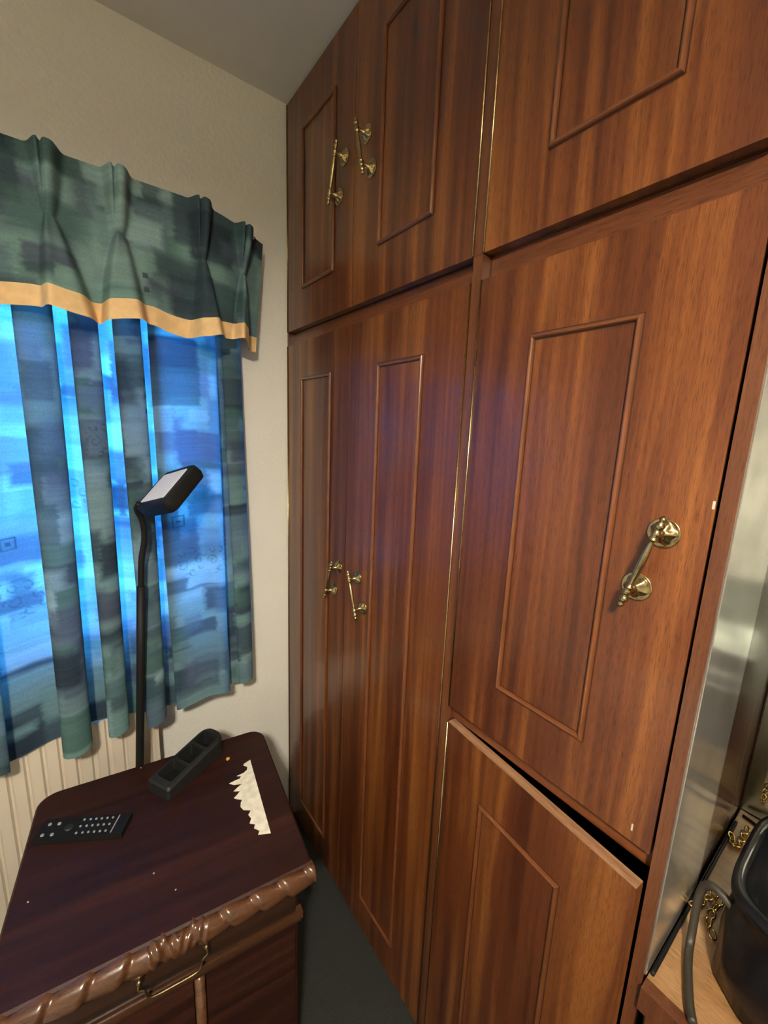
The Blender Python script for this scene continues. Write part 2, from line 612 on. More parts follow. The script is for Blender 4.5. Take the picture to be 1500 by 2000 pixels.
def add_door_up(root, sy, *a, **k):
    d = add_door(root, sy, *a, **k)
    d.location.z -= ZR1
    return d


add_door_up(oc, S, 0.012, 0.3675, ZR1, ZT, (0.111, 0.285, 1.834, 2.222), (0.317, 2.024, math.radians(17)))
add_door_up(oc, S, 0.7405, 0.3695, ZR1, ZT, (0.471, 0.638, 1.834, 2.222), (0.4275, 2.027, math.radians(-16)))
obj('filler_strip', bbox(0.004, 0.03, S - 0.011, S - 0.0005, 0, ZT - ZO), M_STILE, oc)

# ---- right bay
S2 = 0.94
sw = thing('single_wardrobe', 'wardrobe with one wide door with a brass pull over a lower door left ajar', 'wardrobe', (0, -S2, 0))
bm = bmesh.new()
box(bm, 0.045, 0.55, S2 - 1.120, S2 - 0.764, 0.0, 0.05)
box(bm, 0.535, 0.55, S2 - 1.120, S2 - 0.764, 0.05, ZR1 - 0.001)
box(bm, 0.302, 0.534, S2 - 0.780, S2 - 0.764, 0.05, ZR1 - 0.001)
obj('carcass', bm, M_DARKGAP, sw)
obj('top_rail', bbox(0.022, 0.040, S2 - 1.1215, S2 - 0.763, ZR0 - 0.004, ZR1 - 0.001), M_WOODY, sw)
obj('middle_rail', bbox(0.012, 0.50, S2 - 1.1215, S2 - 0.763, 0.900, 0.934), M_WOODY, sw)
obj('plinth', bbox(0.030, 0.044, S2 - 1.1215, S2 - 0.763, 0, 0.056), M_WOODY, sw)
M_PANEL = wood('dark_glossy_panel', (0.028, 0.008, 0.004, 1), (0.048, 0.014, 0.006, 1), (0.075, 0.024, 0.010, 1), stripe=50, rough=0.25, coat=0.5)
obj('side_panel', bbox(0.002, 0.45, S2 - 1.136, S2 - 1.123, 0, ZR1 - 0.0005), M_PANEL, sw)
obj('front_stile', bbox(-0.003, 0.002, S2 - 1.137, S2 - 1.1225, 0, ZR1 - 0.0005), M_STILE, sw)
add_door(sw, S2, 0.764, 1.1185, 0.928, ZR0, (0.866, 1.018, 1.025, 1.596), (1.065, 1.307, math.radians(15)))
d3 = [o for o in sw.children if o.name.startswith('door')][0]
for (cs, cz, cw, chh) in ((1.1165, 1.383, 0.0012, 0.0045), (1.095, 0.949, 0.0010, 0.0050)):
    c_ = obj('chip', bbox(-0.0004, 0.0004, -(cs - 0.764) - cw, -(cs - 0.764) + cw, cz - 0.928 - chh, cz - 0.928 + chh), M_SPECK, d3)
    c_['label'] = 'pale chip in the varnish'
add_door(sw, S2, 0.764, 1.1195, 0.060, 0.893, (0.861, 1.024, 0.16, 0.790), None, math.radians(-4.2), edge=True)
# silvered strip on the recess side of the panel
obj('mirror_strip', bbox(0.004, 0.20, S2 - 1.1385, S2 - 1.1365, 0.752, 1.70), M_TARN, sw)

# ---- overhead cupboards over the right bay and the dressing recess
for (s0, s1, mo, lab) in ((0.764, 1.1125, (0.866, 1.023, 1.832, 2.222), 'top cupboard with one wide door, right of the brass hinge lines, above the single wardrobe'),
                          (1.120, 1.90, (1.25, 1.77, 1.832, 2.222), 'top cupboard bridging the dressing table recess at the right edge')):
    r = thing('overhead_cupboard', lab, 'cupboard', (0, -s0, ZR1))
    bm = bmesh.new()
    box(bm, 0.022, 0.55, -(s1 - s0) + 0.001, -0.001, 0.0, 0.016)
    box(bm, 0.022, 0.55, -(s1 - s0) + 0.001, -(s1 - s0) + 0.016, 0.016, ZT - ZO)
    box(bm, 0.302, 0.55, -0.016, -0.001, 0.016, ZT - ZO)
    box(bm, 0.535, 0.55, -(s1 - s0) + 0.016, -0.016, 0.016, ZT - ZO)
    obj('carcass', bm, M_WOODY, r)
    add_door_up(r, s0, s0, s1, ZR1, ZT, mo, (s1 - 0.05, 2.0, math.radians(15)))

# ================================================================ dressing table in the recess
S3 = 1.52
ZS = 0.746
dt = thing('dressing_table', 'built-in dressing table with pale tan top in the recess at right', 'dressing table', (0, -S3, 0))
obj('tabletop', bbox(0.006, 0.448, S3 - 1.898, S3 - 1.139, ZS - 0.02, ZS), M_TAN, dt)
bm = bmesh.new()
box(bm, -0.012, 0.0055, S3 - 1.898, S3 - 1.139, ZS - 0.034, ZS + 0.002)
obj('front_lip', bm, M_STILE, dt, bevel=0.003)
for k, (za, zb) in enumerate(((0.52, 0.705), (0.30, 0.512), (0.06, 0.292))):
    d = obj('drawer', bbox(-0.004, 0.014, S3 - 1.890, S3 - 1.148, za, zb), M_WOODY, dt, bevel=0.0015, segs=1)
    bm = bmesh.new()
    lathe(bm, [(0, 0.008), (-0.004, 0.007), (-0.010, 0.005), (-0.016, 0.012), (-0.022, 0.013), (-0.026, 0.006)], 16, 'X', (-0.004, 0, (za + zb) / 2))
    obj('knob', bm, M_BRASS, d, smooth=True)
obj('carcass', bbox(0.016, 0.448, S3 - 1.890, S3 - 1.142, 0.0, ZS - 0.036), M_DARKGAP, dt)
struct('recess_panel_1', bbox(0.452, 0.466, -1.90, -1.137, 0, ZR1 - 0.001), M_PANEL)  # wooden back board closing the dressing-table recess
struct('recess_panel_2', bbox(0.0, 0.45, -1.915, -1.900, 0, ZR1 - 0.001), M_STILE)  # side panel at the far end of the dressing-table recess

mr = thing('dressing_mirror', 'frameless mirror with greenish edge at the rear of the tan dressing table', 'mirror', (0.45, -S3, ZS + 0.002))
obj('mirror_glass', bbox(-0.001, 0.0015, S3 - 1.872, S3 - 1.162, 0.028, 0.93), M_MIRROR, mr)
bm = bmesh.new()
ya, yb, za, zb = S3 - 1.898, S3 - 1.139, 0.0, 0.955
o_ = [bm.verts.new((-0.0009, y, z)) for y, z in ((ya, za), (yb, za), (yb, zb), (ya, zb))]
i_ = [bm.verts.new((-0.0012, y, z)) for y, z in ((ya + 0.026, za + 0.028), (yb - 0.023, za + 0.028), (yb - 0.023, zb - 0.025), (ya + 0.026, zb - 0.025))]
for k in range(4):
    bm.faces.new((o_[k], o_[(k + 1) % 4], i_[(k + 1) % 4], i_[k]))
obj('bevel', bm, M_BEVEL, mr)

# ---- things on the dressing table
bag = thing('handbag', 'black glossy bag with grey strap standing on the tan dressing table', 'bag', (0.17, -1.30, ZS + 0.0005))
bm = bmesh.new()
prof = [(0.0, 0.92), (0.006, 0.98), (0.05, 1.0), (0.10, 0.98), (0.130, 0.96), (0.138, 1.0), (0.146, 1.0), (0.150, 0.95), (0.146, 0.88), (0.12, 0.84)]
rings = []
nseg = 56
for z, s in prof:
    ring = []
    for k in range(nseg):
        t = 2 * PI * k / nseg
        c, s_ = math.cos(t), math.sin(t)
        e = 0.5
        x = 0.125 * s * math.copysign(abs(c) ** e, c)
        y = 0.118 * s * math.copysign(abs(s_) ** e, s_)
        wr = 1 + 0.02 * math.sin(7 * t + z * 60) * (1 if 0.005 < z < 0.13 else 0)
        ring.append(bm.verts.new((x * wr, y * wr, z + 0.004 * math.sin(3 * t) * (z > 0.05))))
    rings.append(ring)
for a, b in zip(rings, rings[1:]):
    for k in range(nseg):
        bm.faces.new((a[k], a[(k + 1) % nseg], b[(k + 1) % nseg], b[k]))
bm.faces.new(rings[0][::-1])
bm.faces.new(rings[-1])
obj('body', bm, M_BLACKG, bag, smooth=True)
bm = bmesh.new()
tube(bm, catmull([(0.02 + 0.062 * math.cos(t), -0.03 + 0.062 * math.sin(t), 0.156 + 0.004 * math.sin(2 * t)) for t in np.linspace(0, 2 * PI, 14)], 5), 0.0055, 10)
obj('ring_handle', bm, M_GREY, bag, smooth=True)
bm = bmesh.new()
tube(bm, catmull([(0.10, 0.06, 0.14), (0.115, 0.085, 0.24), (0.115, 0.04, 0.32), (0.11, -0.05, 0.34), (0.10, -0.10, 0.26), (0.10, -0.11, 0.14)], 10), 0.009, 10)
obj('top_handle', bm, M_BLACKG, bag, smooth=True)
bm = bmesh.new()
tube(bm, catmull([(-0.085, 0.085, 0.10), (-0.075, 0.125, 0.115), (-0.062, 0.142, 0.085), (-0.075, 0.140, 0.02), (-0.105, 0.133, 0.008), (-0.150, 0.118, 0.008), (-0.172, 0.108, 0.009)], 10), 0.0052, 10)
obj('strap', bm, M_GREY, bag, smooth=True, )


def link_mesh_data(r1, r2, wire):
    bm = bmesh.new()
    tube(bm, [(r1 * math.cos(t), r2 * math.sin(t), 0) for t in np.linspace(0, 2 * PI, 16, endpoint=False)], wire, 6, closed=True)
    me = bpy.data.meshes.new('chain_link')
    bm.to_mesh(me); bm.free()
    for p in me.polygons: p.use_smooth = True
    me.materials.append(M_GOLD)
    return me


CL = link_mesh_data(0.0075, 0.0045, 0.0017)


def chain(pts, label, n):
    root = thing('gold_chain', label, 'chain', pts[0])
    P = catmull(pts, 20)
    L = [0]
    for a, b in zip(P, P[1:]): L.append(L[-1] + np.linalg.norm(b - a))
    for k in range(n):
        d = L[-1] * k / (n - 1)
        i = min(len(P) - 2, max(0, int(np.searchsorted(L, d)) - 1))
        p = P[i]
        t = P[i + 1] - P[i]
        o = link_mesh('chain_link', CL, None, root, tuple(np.array(p) - np.array(pts[0])))
        o.rotation_euler = Euler((0.9 * (1 if k % 2 else -0.25), 0.15, math.atan2(t[1], t[0])))


chain([(0.160, -1.1455, ZS + 0.006), (0.176, -1.152, ZS + 0.006), (0.19, -1.156, ZS + 0.006), (0.207, -1.160, ZS + 0.006), (0.20, -1.168, ZS + 0.006), (0.155, -1.166, ZS + 0.006), (0.135, -1.1755, ZS + 0.006)],
      'gold chain of oval links on the dressing table beside the black bag', 9)
chain([(0.352, -1.146, ZS + 0.006), (0.335, -1.153, ZS + 0.006), (0.345, -1.160, ZS + 0.006), (0.372, -1.158, ZS + 0.006), (0.395, -1.160, ZS + 0.006)],
      'gold chain lying further back on the tan dressing table', 8)
bm = bmesh.new()
tube(bm, catmull([(0.014, -1.1425, ZS + 0.003), (0.06, -1.1425, ZS + 0.003), (0.12, -1.142, ZS + 0.003), (0.19, -1.1425, ZS + 0.003), (0.27, -1.1425, ZS + 0.003), (0.40, -1.1425, ZS + 0.003)], 8), 0.0026, 8)
c = obj('power_cable', bm, M_BLACK, None, smooth=True)
tag(c, 'thin black cable along the foot of the dark recess side panel', 'cable')
bm = bmesh.new()
lathe(bm, [(0, 0.0065), (0.002, 0.0070), (0.004, 0.0062), (0.0065, 0.003)], 16, 'Z', (0.318, -1.193, ZS))
c = obj('silver_button', bm, M_STEEL, None, smooth=True)
tag(c, 'small shiny silver button on the dressing table beside the bag', 'button')
bm = bmesh.new()
tube(bm, catmull([(0.430, -1.146, ZS + 0.003), (0.425, -1.165, ZS + 0.003), (0.415, -1.19, ZS + 0.003), (0.42, -1.23, ZS + 0.003), (0.40, -1.30, ZS + 0.003)], 8), 0.0024, 8)
c = obj('dark_cord', bm, M_BLACK, None, smooth=True)
tag(c, 'dark cord at the back of the tan tabletop below the mirror', 'cord')

# ================================================================ printed cloth (curtain and valance share one print)
def make_print(wm, hm, res, seed, motifs=()):
    """flat cloth colour, (ny,nx,3) linear; row 0 at the bottom"""
    rng = np.random.default_rng(seed)
    nx, ny = int(wm / res), int(hm / res)
    yy, xx = np.mgrid[0:ny, 0:nx] * res
    pal = np.array([srgb(*c)[:3] for c in ((112, 142, 140), (92, 114, 124), (66, 90, 96), (132, 160, 160), (62, 78, 88), (104, 130, 142), (50, 62, 74), (142, 170, 174), (80, 112, 106), (80, 90, 108))])
    img = np.ones((ny, nx, 3)) * pal[0]

    def vnoise(sx, sy, s):
        r = np.random.default_rng(s)
        gx, gy = int(wm / sx) + 3, int(hm / sy) + 3
        g = r.random((gy, gx))
        X, Y = xx / sx, yy / sy
        x0, y0 = X.astype(int), Y.astype(int)
        fx, fy = X - x0, Y - y0
        fx, fy = fx * fx * (3 - 2 * fx), fy * fy * (3 - 2 * fy)
        return (g[y0, x0] * (1 - fx) + g[y0, x0 + 1] * fx) * (1 - fy) + (g[y0 + 1, x0] * (1 - fx) + g[y0 + 1, x0 + 1] * fx) * fy
    ragx = vnoise(0.01, 0.004, seed + 1) - 0.5
    ragy = vnoise(0.03, 0.01, seed + 2) - 0.5
    n = int(wm * hm / 0.0030)
    for i in range(n):
        cx, cy = rng.random() * wm, rng.random() * hm
        w, h = rng.uniform(0.05, 0.17), rng.uniform(0.035, 0.12)
        col = pal[rng.integers(len(pal))] * rng.uniform(0.85, 1.12)
        soft = rng.uniform(0.004, 0.022)
        dx = w / 2 - np.abs(xx - cx) + ragx * 0.008
        dy = h / 2 - np.abs(yy - cy) + ragy * 0.006
        a = np.clip(np.minimum(dx, dy) / soft, 0, 1) * rng.uniform(0.55, 0.95)
        img = img * (1 - a[..., None]) + col * a[..., None]
    st = 0.6 * vnoise(0.09, 0.0035, seed + 3) + 0.4 * vnoise(0.03, 0.002, seed + 4)
    img *= (0.88 + 0.26 * st)[..., None]
    ink = np.array(srgb(34, 46, 56)[:3])
    for kind, mx, my, sz in motifs:
        X, Y = xx - mx, yy - my
        if kind == 'square':          # framed square with a smaller one inside
            d = np.maximum(np.abs(X), np.abs(Y))
            a = (np.abs(d - sz) < 0.0014) | (d < sz * 0.35) | ((d < sz) & (d > sz * 0.62) & False)
            a = a * 0.6 + (d < sz) * 0.15
        elif kind == 'block':
            d = np.maximum(np.abs(X), np.abs(Y))
            a = np.clip((sz - d) / 0.002, 0, 1) * 0.75
        else:                          # sprig of curls
            a = np.zeros_like(X)
            for (ox, oy, r0, th0, turn, sg) in ((0.5, 0.0, 0.42, 0.0, 1.6, 1), (-0.55, 0.15, 0.34, 2.6, 1.4, -1), (-0.1, 0.75, 0.3, 1.2, 1.0, 1), (0.45, 0.8, 0.26, 0.3, 0.9, -1),
                                                (-0.1, -0.6, 0.28, 4.0, 1.0, 1), (0.25, -0.75, 0.22, 5.2, 0.9, -1), (-0.6, -0.35, 0.2, 3.3, 0.9, 1)):
                T = np.linspace(0, 1, 40)
                rr = sz * r0 * (1 - 0.72 * T)
                th = th0 + sg * T * turn * 2 * PI * 0.75
                px, py = sz * ox + rr * np.cos(th), sz * oy + rr * np.sin(th)
                dd = np.full_like(X, 9.0)
                bx = (np.abs(X - sz * ox) < sz * 0.6) & (np.abs(Y - sz * oy) < sz * 0.6)
                xs, ys = X[bx], Y[bx]
                m = np.full(xs.shape, 9.0)
                for qx, qy in zip(px, py): m = np.minimum(m, np.hypot(xs - qx, ys - qy))
                dd[bx] = m
                a = np.maximum(a, np.clip((0.0021 - dd) / 0.0014, 0, 1) * 0.5)
        img = img * (1 - a[..., None]) + ink * a[..., None]
    return img


# ---------------- curtain: plan of the folds, right edge first
PLAN = [(-0.152, -0.034), (-0.163, -0.058), (-0.185, -0.066), (-0.205, -0.054), (-0.196, -0.040), (-0.218, -0.032), (-0.250, -0.036), (-0.236, -0.056), (-0.226, -0.070), (-0.246, -0.084), (-0.290, -0.078),
        (-0.345, -0.070), (-0.378, -0.060), (-0.372, -0.044), (-0.362, -0.034), (-0.390, -0.028), (-0.424, -0.036), (-0.418, -0.052), (-0.398, -0.072), (-0.404, -0.090), (-0.428, -0.096), (-0.452, -0.086), (-0.450, -0.066), (-0.432, -0.052), (-0.430, -0.036), (-0.468, -0.028),
        (-0.506, -0.036), (-0.502, -0.052), (-0.483, -0.070), (-0.487, -0.088), (-0.508, -0.096), (-0.532, -0.088), (-0.534, -0.068), (-0.516, -0.052), (-0.514, -0.036), (-0.545, -0.028), (-0.588, -0.036), (-0.584, -0.054), (-0.562, -0.074), (-0.566, -0.094), (-0.592, -0.104),
        (-0.622, -0.096), (-0.626, -0.074), (-0.604, -0.054), (-0.606, -0.036), (-0.640, -0.028), (-0.690, -0.034), (-0.730, -0.040), (-0.722, -0.060), (-0.716, -0.080), (-0.745, -0.094), (-0.785, -0.084), (-0.775, -0.058), (-0.768, -0.040), (-0.80, -0.030), (-0.845, -0.036), (-0.838, -0.06), (-0.832, -0.085),
        (-0.86, -0.096), (-0.90, -0.088), (-0.892, -0.06), (-0.886, -0.04), (-0.93, -0.032), (-0.98, -0.06), (-1.01, -0.09), (-1.05, -0.07), (-1.08, -0.04), (-1.12, -0.07), (-1.16, -0.09), (-1.20, -0.06), (-1.24, -0.04), (-1.28, -0.08), (-1.32, -0.07)]
P = np.array(catmull(PLAN, 10))
seg = np.r_[0, np.cumsum(np.hypot(*(P[1:] - P[:-1]).T))]
RES = 0.0032
CW = seg[-1]
us = np.arange(0, CW, RES)
px = np.interp(us, seg, P[:, 0])
py = np.interp(us, seg, P[:, 1])


def u_at(x):          # cloth coordinate of the front-most point at plan x
    c = np.abs(px - x) < 0.004
    k = np.where(c)[0]
    return us[k[np.argmin(py[k])]] if len(k) else us[np.argmin(np.abs(px - x))]


ZC1, ZC0 = 1.912, 0.675
MOT = [('curl', u_at(-0.553), 1.265 - ZC0, 0.036), ('curl', u_at(-0.325), 1.075 - ZC0, 0.040), ('curl', u_at(-0.655), 1.04 - ZC0, 0.042), ('curl', u_at(-0.245), 1.075 - ZC0, 0.036), ('curl', u_at(-0.490), 1.40 - ZC0, 0.036),
       ('square', u_at(-0.347), 1.195 - ZC0, 0.013), ('square', u_at(-0.675), 1.175 - ZC0, 0.013), ('block', u_at(-0.395), 1.51 - ZC0, 0.007), ('block', u_at(-0.395), 1.545 - ZC0, 0.007), ('block', u_at(-0.395), 1.475 - ZC0, 0.007),
       ('curl', u_at(-0.78), 1.3 - ZC0, 0.03), ('square', u_at(-0.90), 1.1 - ZC0, 0.013), ('curl', u_at(-1.1), 1.2 - ZC0, 0.03)]
img = make_print(CW + 0.01, ZC1 - ZC0 + 0.01, RES, 11, MOT)
nxc = min(len(us), img.shape[1])
nzc = min(int((ZC1 - ZC0) / RES), img.shape[0])
img = img[:nzc, :nxc] * np.array([1.18, 1.24, 1.32])
us, px, py = us[:nxc], px[:nxc], py[:nxc]
t = np.linspace(0, 1, nzc)[:, None]             # 0 bottom .. 1 top
amp = 1.12 - 0.55 * t ** 1.5
base = -0.038 * (1 - t) ** 1.3
Yc = base - 0.012 + (py[None] + 0.012) * amp
Xc = px[None] + 0.006 * np.sin(us[None] * 23 + 3 * t) * (1 - t)
hem = 0.008 * np.sin(us * 9.0) + 0.010 * np.sin(us * 27 + 1.0)
Zc = ZC0 + hem[None] * (1 - t) + (ZC1 - ZC0) * t + 0 * Xc
Yc[:, :] = np.minimum(Yc, -0.004)
curt = thing('curtain', 'teal and blue patterned curtain lit from behind by the window', 'curtain', (-0.60, -0.05, ZC1))
V = np.stack([Xc + 0.60, Yc + 0.05, Zc - ZC1], -1)
link_mesh('cloth', grid_mesh('cloth', V, img), M_CURT, curt)
bm = bmesh.new()
tube(bm, [(0.46, -0.010, 0.012), (-0.75, -0.010, 0.012)], 0.007, 8)
obj('curtain_rail', bm, M_WHITE, curt, smooth=True)

# ---------------- valance
VX0, VX1 = -0.092, -1.35
VZ1 = 1.962
VH = 0.300
TRIM = 0.043
RV = 0.0026
PLE = [-0.153, -0.264, -0.430, -0.547, -0.70, -0.84, -0.98, -1.12, -1.26]
LEAN = [-0.004, 0.004, -0.008, 0.016, 0.0, 0.005, 0, 0.004, 0]
xs = np.arange(VX0, VX1, -RV)
zs = np.arange(0, VH, RV)                       # 0 = hem


def val_surface(xs, zs):
    X, Zb = np.meshgrid(xs, zs)
    h = Zb / VH
    ybase = -0.118 + 0.060 * np.clip((X + 0.24) / 0.15, 0, 1) ** 1.5
    Y = np.tile(ybase, 1).copy()
    pin = 0.60                                   # pinch height (fraction of the drop)
    Xo = X.copy()
    for k, (xc, ln) in enumerate(zip(PLE, LEAN)):
        d = X - xc
        up = np.clip((h - pin) / (1 - pin), 0, 1)
        dn = np.clip((pin - h) / pin, 0, 1)
        # above the pinch: two-finger pleat
        w = 0.0070 + 0.0150 * up ** 0.6
        e = np.exp(-np.abs(d / w) ** 4)
        g = np.exp(-((d + 0.006) / (0.0032)) ** 2)
        A_up = 0.011 + 0.032 * np.sin(np.clip(up, 0, 1) * PI * 0.60)
        yu = A_up * e - 0.020 * g * np.minimum(1, up * 2) * e
        # below: fan of folds
        dl = d - ln * dn
        w2 = 0.0062 + 0.032 * dn ** 0.75
        e2 = np.exp(-np.abs(dl / w2) ** (4 + 3 * dn))
        fan = 0.75 * np.cos(dl / (0.0042 + 0.016 * dn) * 1.0 + k) * np.exp(-dn * 1.6)
        yd = (0.013 + 0.042 * dn ** 0.6) * e2 * (1 + 0.35 * fan)
        # slack swag beside the pleat
        Y -= np.where(h > pin, yu, yd)
    Y += 0.010 * np.sin(X * 38 + 0.7) * (1 - h) ** 1.2
    Z = VZ1 - VH + Zb + 0.007 * np.sin(X * 31 + 1.2) * (1 - h) + 0 * X
    Z -= 0.024 * np.clip((X + 0.30) / 0.2, 0, 1) * h
    Xo = X + 0.006 * np.sin(X * 60) * (1 - h) - 0.030 * np.clip((X + 0.2) / 0.1, 0, 1) * (1 - h)
    return Xo, Y, Z


Xv, Yv, Zv = val_surface(xs, zs)
nt = int(TRIM / RV)
vimg = make_print(len(xs) * RV + 0.01, VH + 0.01, RV, 29, [('block', 0.30, 0.075, 0.007), ('block', 0.30, 0.105, 0.007), ('block', 0.61, 0.2, 0.007)])[:len(zs), :len(xs)] * 0.62
vimg = vimg * np.array([1.36, 1.44, 1.42])
val = thing('valance', 'pinch-pleated green valance with a cream band along its hem', 'valance', (-0.55, -0.10, VZ1))
off = np.array([0.55, 0.10, -VZ1])
V = np.stack([Xv, Yv, Zv], -1) + off
link_mesh('pleated_cloth', grid_mesh('pleated_cloth', V[nt:], vimg[nt:]), M_VAL, val)
link_mesh('hem_band', grid_mesh('hem_band', V[:nt + 1]), M_TRIM, val)
ret = bmesh.new()     # return to the wall at the right end
colv = V[:, 0]
a = [ret.verts.new(tuple(p)) for p in colv[nt::6]]
b = [ret.verts.new((p[0] + 0.012, 0.10 - 0.002, p[2])) for p in colv[nt::6]]
for k in range(len(a) - 1):
    ret.faces.new((a[k], a[k + 1], b[k + 1], b[k]))
ro = obj('side_return', ret, M_VAL, val)
at_ = ro.data.color_attributes.new('Print', 'FLOAT_COLOR', 'POINT')
for d_ in at_.data: d_.color = (0.05, 0.075, 0.065, 1)
obj('pelmet_board', bbox(-0.78, 0.425, 0.002, 0.098, -0.030, -0.018), M_WHITE, val)

# ================================================================ radiator
rad = thing('radiator', 'cream ribbed radiator under the curtain on the window wall', 'radiator', (-0.86, -0.035, 0.10))
n = 26
bm = bmesh.new()
xs_r = np.linspace(-0.445, 0.443, 27 * 8)
prof = []
for x in xs_r:
    ph = ((x + 0.443) / 0.0335) % 1.0
    dep = 0.0 if 0.14 < ph < 0.86 else 0.007
    prof.append((x, -0.024 + dep))
low = [bm.verts.new((x, y, 0.0)) for x, y in prof]
top = [bm.verts.new((x, y, 0.575)) for x, y in prof]
for k in range(len(prof) - 1):
    bm.faces.new((low[k], low[k + 1], top[k + 1], top[k]))
bl = [bm.verts.new((x, 0.010, z)) for x, z in ((prof[0][0], 0), (prof[-1][0], 0), (prof[-1][0], 0.575), (prof[0][0], 0.575))]
bm.faces.new((bl[0], bl[1], bl[2], bl[3]))
bm.faces.new([low[0], bl[0], bl[3], top[0]])
bm.faces.new([low[-1], top[-1], bl[2], bl[1]])
bm.faces.new(top + [bl[2], bl[3]])
bm.faces.new(low[::-1] + [bl[0], bl[1]])
obj('ribbed_panel', bm, M_RAD, rad, smooth='angle')
obj('wall_bracket', bbox(0.30, 0.34, 0.011, 0.034, 0.10, 0.50), M_RAD, rad)
obj('wall_bracket', bbox(-0.34, -0.30, 0.011, 0.034, 0.10, 0.50), M_RAD, rad)
bm = bmesh.new()
tube(bm, [(0.43, 0.0, 0.04), (0.455, 0.0, 0.04), (0.462, 0.0, 0.03), (0.462, 0.0, -0.099)], 0.0075, 10)
obj('pipe', bm, M_RAD, rad, smooth=True)

# ================================================================ bedside chest (turned a little from the wall)
CA = math.radians(-7.3)
CZ = 0.60
ch = thing('bedside_chest', 'dark mahogany bedside chest with carved rope-twist front edge and torn white patch on top', 'chest', (-0.4546, -0.4084, 0.0), CA)
hw, hd = 0.25, 0.225
# top slab with rounded corners
bm = bmesh.new()
def rounded_rect(x0, x1, y0, y1, r, n=6, front=True):
    pts = []
    for (cx, cy, a0, rr) in ((x1, y1, 0, r), (x0, y1, 90, r), (x0, y0, 180, r * 0.3), (x1, y0, 270, r * 0.3)):
        sx = cx - rr if cx == x1 else cx + rr
        sy = cy - rr if cy == y1 else cy + rr
        for k in range(n + 1):
            t = math.radians(a0 + 90 * k / n)
            pts.append((sx + rr * math.cos(t), sy + rr * math.sin(t)))
    return pts
pts = rounded_rect(-hw, hw, -hd + 0.020, hd, 0.035)
layers = [(0.0, CZ - 0.022), (0.0, CZ - 0.004), (0.004, CZ)]
rings = []
for ins, z in layers:
    rings.append([bm.verts.new((x * (1 - ins / hw), y * (1 - ins / hd), z)) for x, y in pts])
for a, b in zip(rings, rings[1:]):
    for k in range(len(pts)):
        bm.faces.new((a[k], a[(k + 1) % len(pts)], b[(k + 1) % len(pts)], b[k]))
bm.faces.new(rings[0][::-1]); bm.faces.new(rings[-1])
obj('top', bm, M_MAHOG, ch)
# carved rope-twist front rail
bm = bmesh.new()
nl, na = 260, 20
rings = []
for i in range(nl + 1):
    x = -hw - 0.004 + (2 * hw + 0.010) * i / nl
    xr = x / (hw + 0.004)
    ring = []
    for k in range(na):
        t = 2 * PI * k / na
        # rope strands mirrored about the middle, leaf carving at the middle
        phase = t * 1.0 - abs(x - 0.01) * 2 * PI / 0.052
        s = (phase / (2 * PI)) % 1.0
        saw = min(s / 0.82, (1 - s) / 0.18)
        rr = 0.0160 + 0.0080 * saw ** 0.55
        if abs(x - 0.01) < 0.045:
            rr += 0.0022 * math.sin(abs(x - 0.01) * 420 + 3 * t)
        endk = min(1.0, (1 - abs(xr)) / 0.03 + 0.78)
        ring.append(bm.verts.new((x, -hd + 0.024 + rr * endk * math.cos(t) * 0.85 - 0.004, CZ - 0.024 + rr * endk * math.sin(t))))
    rings.append(ring)
for a, b in zip(rings, rings[1:]):
    for k in range(na):
        bm.faces.new((a[k], a[(k + 1) % na], b[(k + 1) % na], b[k]))
bm.faces.new(rings[0][::-1]); bm.faces.new(rings[-1])
obj('carved_edge', bm, M_CARVE, ch, smooth=True)
obj('carcass', bbox(-hw + 0.022, hw - 0.022, -hd + 0.045, hd - 0.012, 0.05, CZ - 0.0225), M_MAHOG, ch)
bm = bmesh.new()
for sx in (-1, 1):
    for sy in (-1, 1):
        pass
for sx in (-1, 1):
    for yy_ in (-hd + 0.045, hd - 0.06):
        bm2 = bmesh.new()
        x0 = sx * (hw - 0.022)
        box(bm2, min(x0, x0 - sx * 0.045), max(x0, x0 - sx * 0.045), yy_, yy_ + 0.045, 0.0, 0.05)
        obj('foot', bm2, M_MAHOG, ch)
bm.free()
FY = -hd + 0.045
M_DRAWER = wood('drawer_mahogany', (0.014, 0.005, 0.002, 1), (0.022, 0.008, 0.003, 1), (0.034, 0.0125, 0.0048, 1), grain='X', stripe=60, rough=0.4, coat=0.2)


def bail(dr, zc, xc=0.0, w=0.052):
    bm = bmesh.new()
    for s in (-1, 1):
        lathe(bm, [(0, 0.013), (-0.002, 0.0125), (-0.004, 0.008), (-0.012, 0.004), (-0.014, 0.004)], 14, 'Y', (xc + s * w, FY - 0.012, zc))
    o = None
    bm_b = bmesh.new()
    P_ = [(-w, 0, 0), (-w * 1.02, -0.003, -0.010), (-w * 0.86, -0.004, -0.016), (-w * 0.80, -0.005, -0.028), (-w * 0.62, -0.006, -0.035), (0, -0.006, -0.036),
          (w * 0.62, -0.006, -0.035), (w * 0.80, -0.005, -0.028), (w * 0.86, -0.004, -0.016), (w * 1.02, -0.003, -0.010), (w, 0, 0)]
    tube(bm_b, catmull([(xc + a, FY - 0.026 + b, zc + c_) for a, b, c_ in P_], 6), 0.0021, 8)
    obj('bail_handle', bm_b, M_BRASSDK, dr, smooth=True)
    # each plate its own piece
    bm.free()
    for s in (-1, 1):
        b2 = bmesh.new()
        lathe(b2, [(0, 0.013), (-0.002, 0.0125), (-0.004, 0.008), (-0.012, 0.004), (-0.016, 0.004)], 14, 'Y', (xc + s * w, FY - 0.012, zc))
        obj('handle_plate', b2, M_BRASSDK, dr, smooth=True)


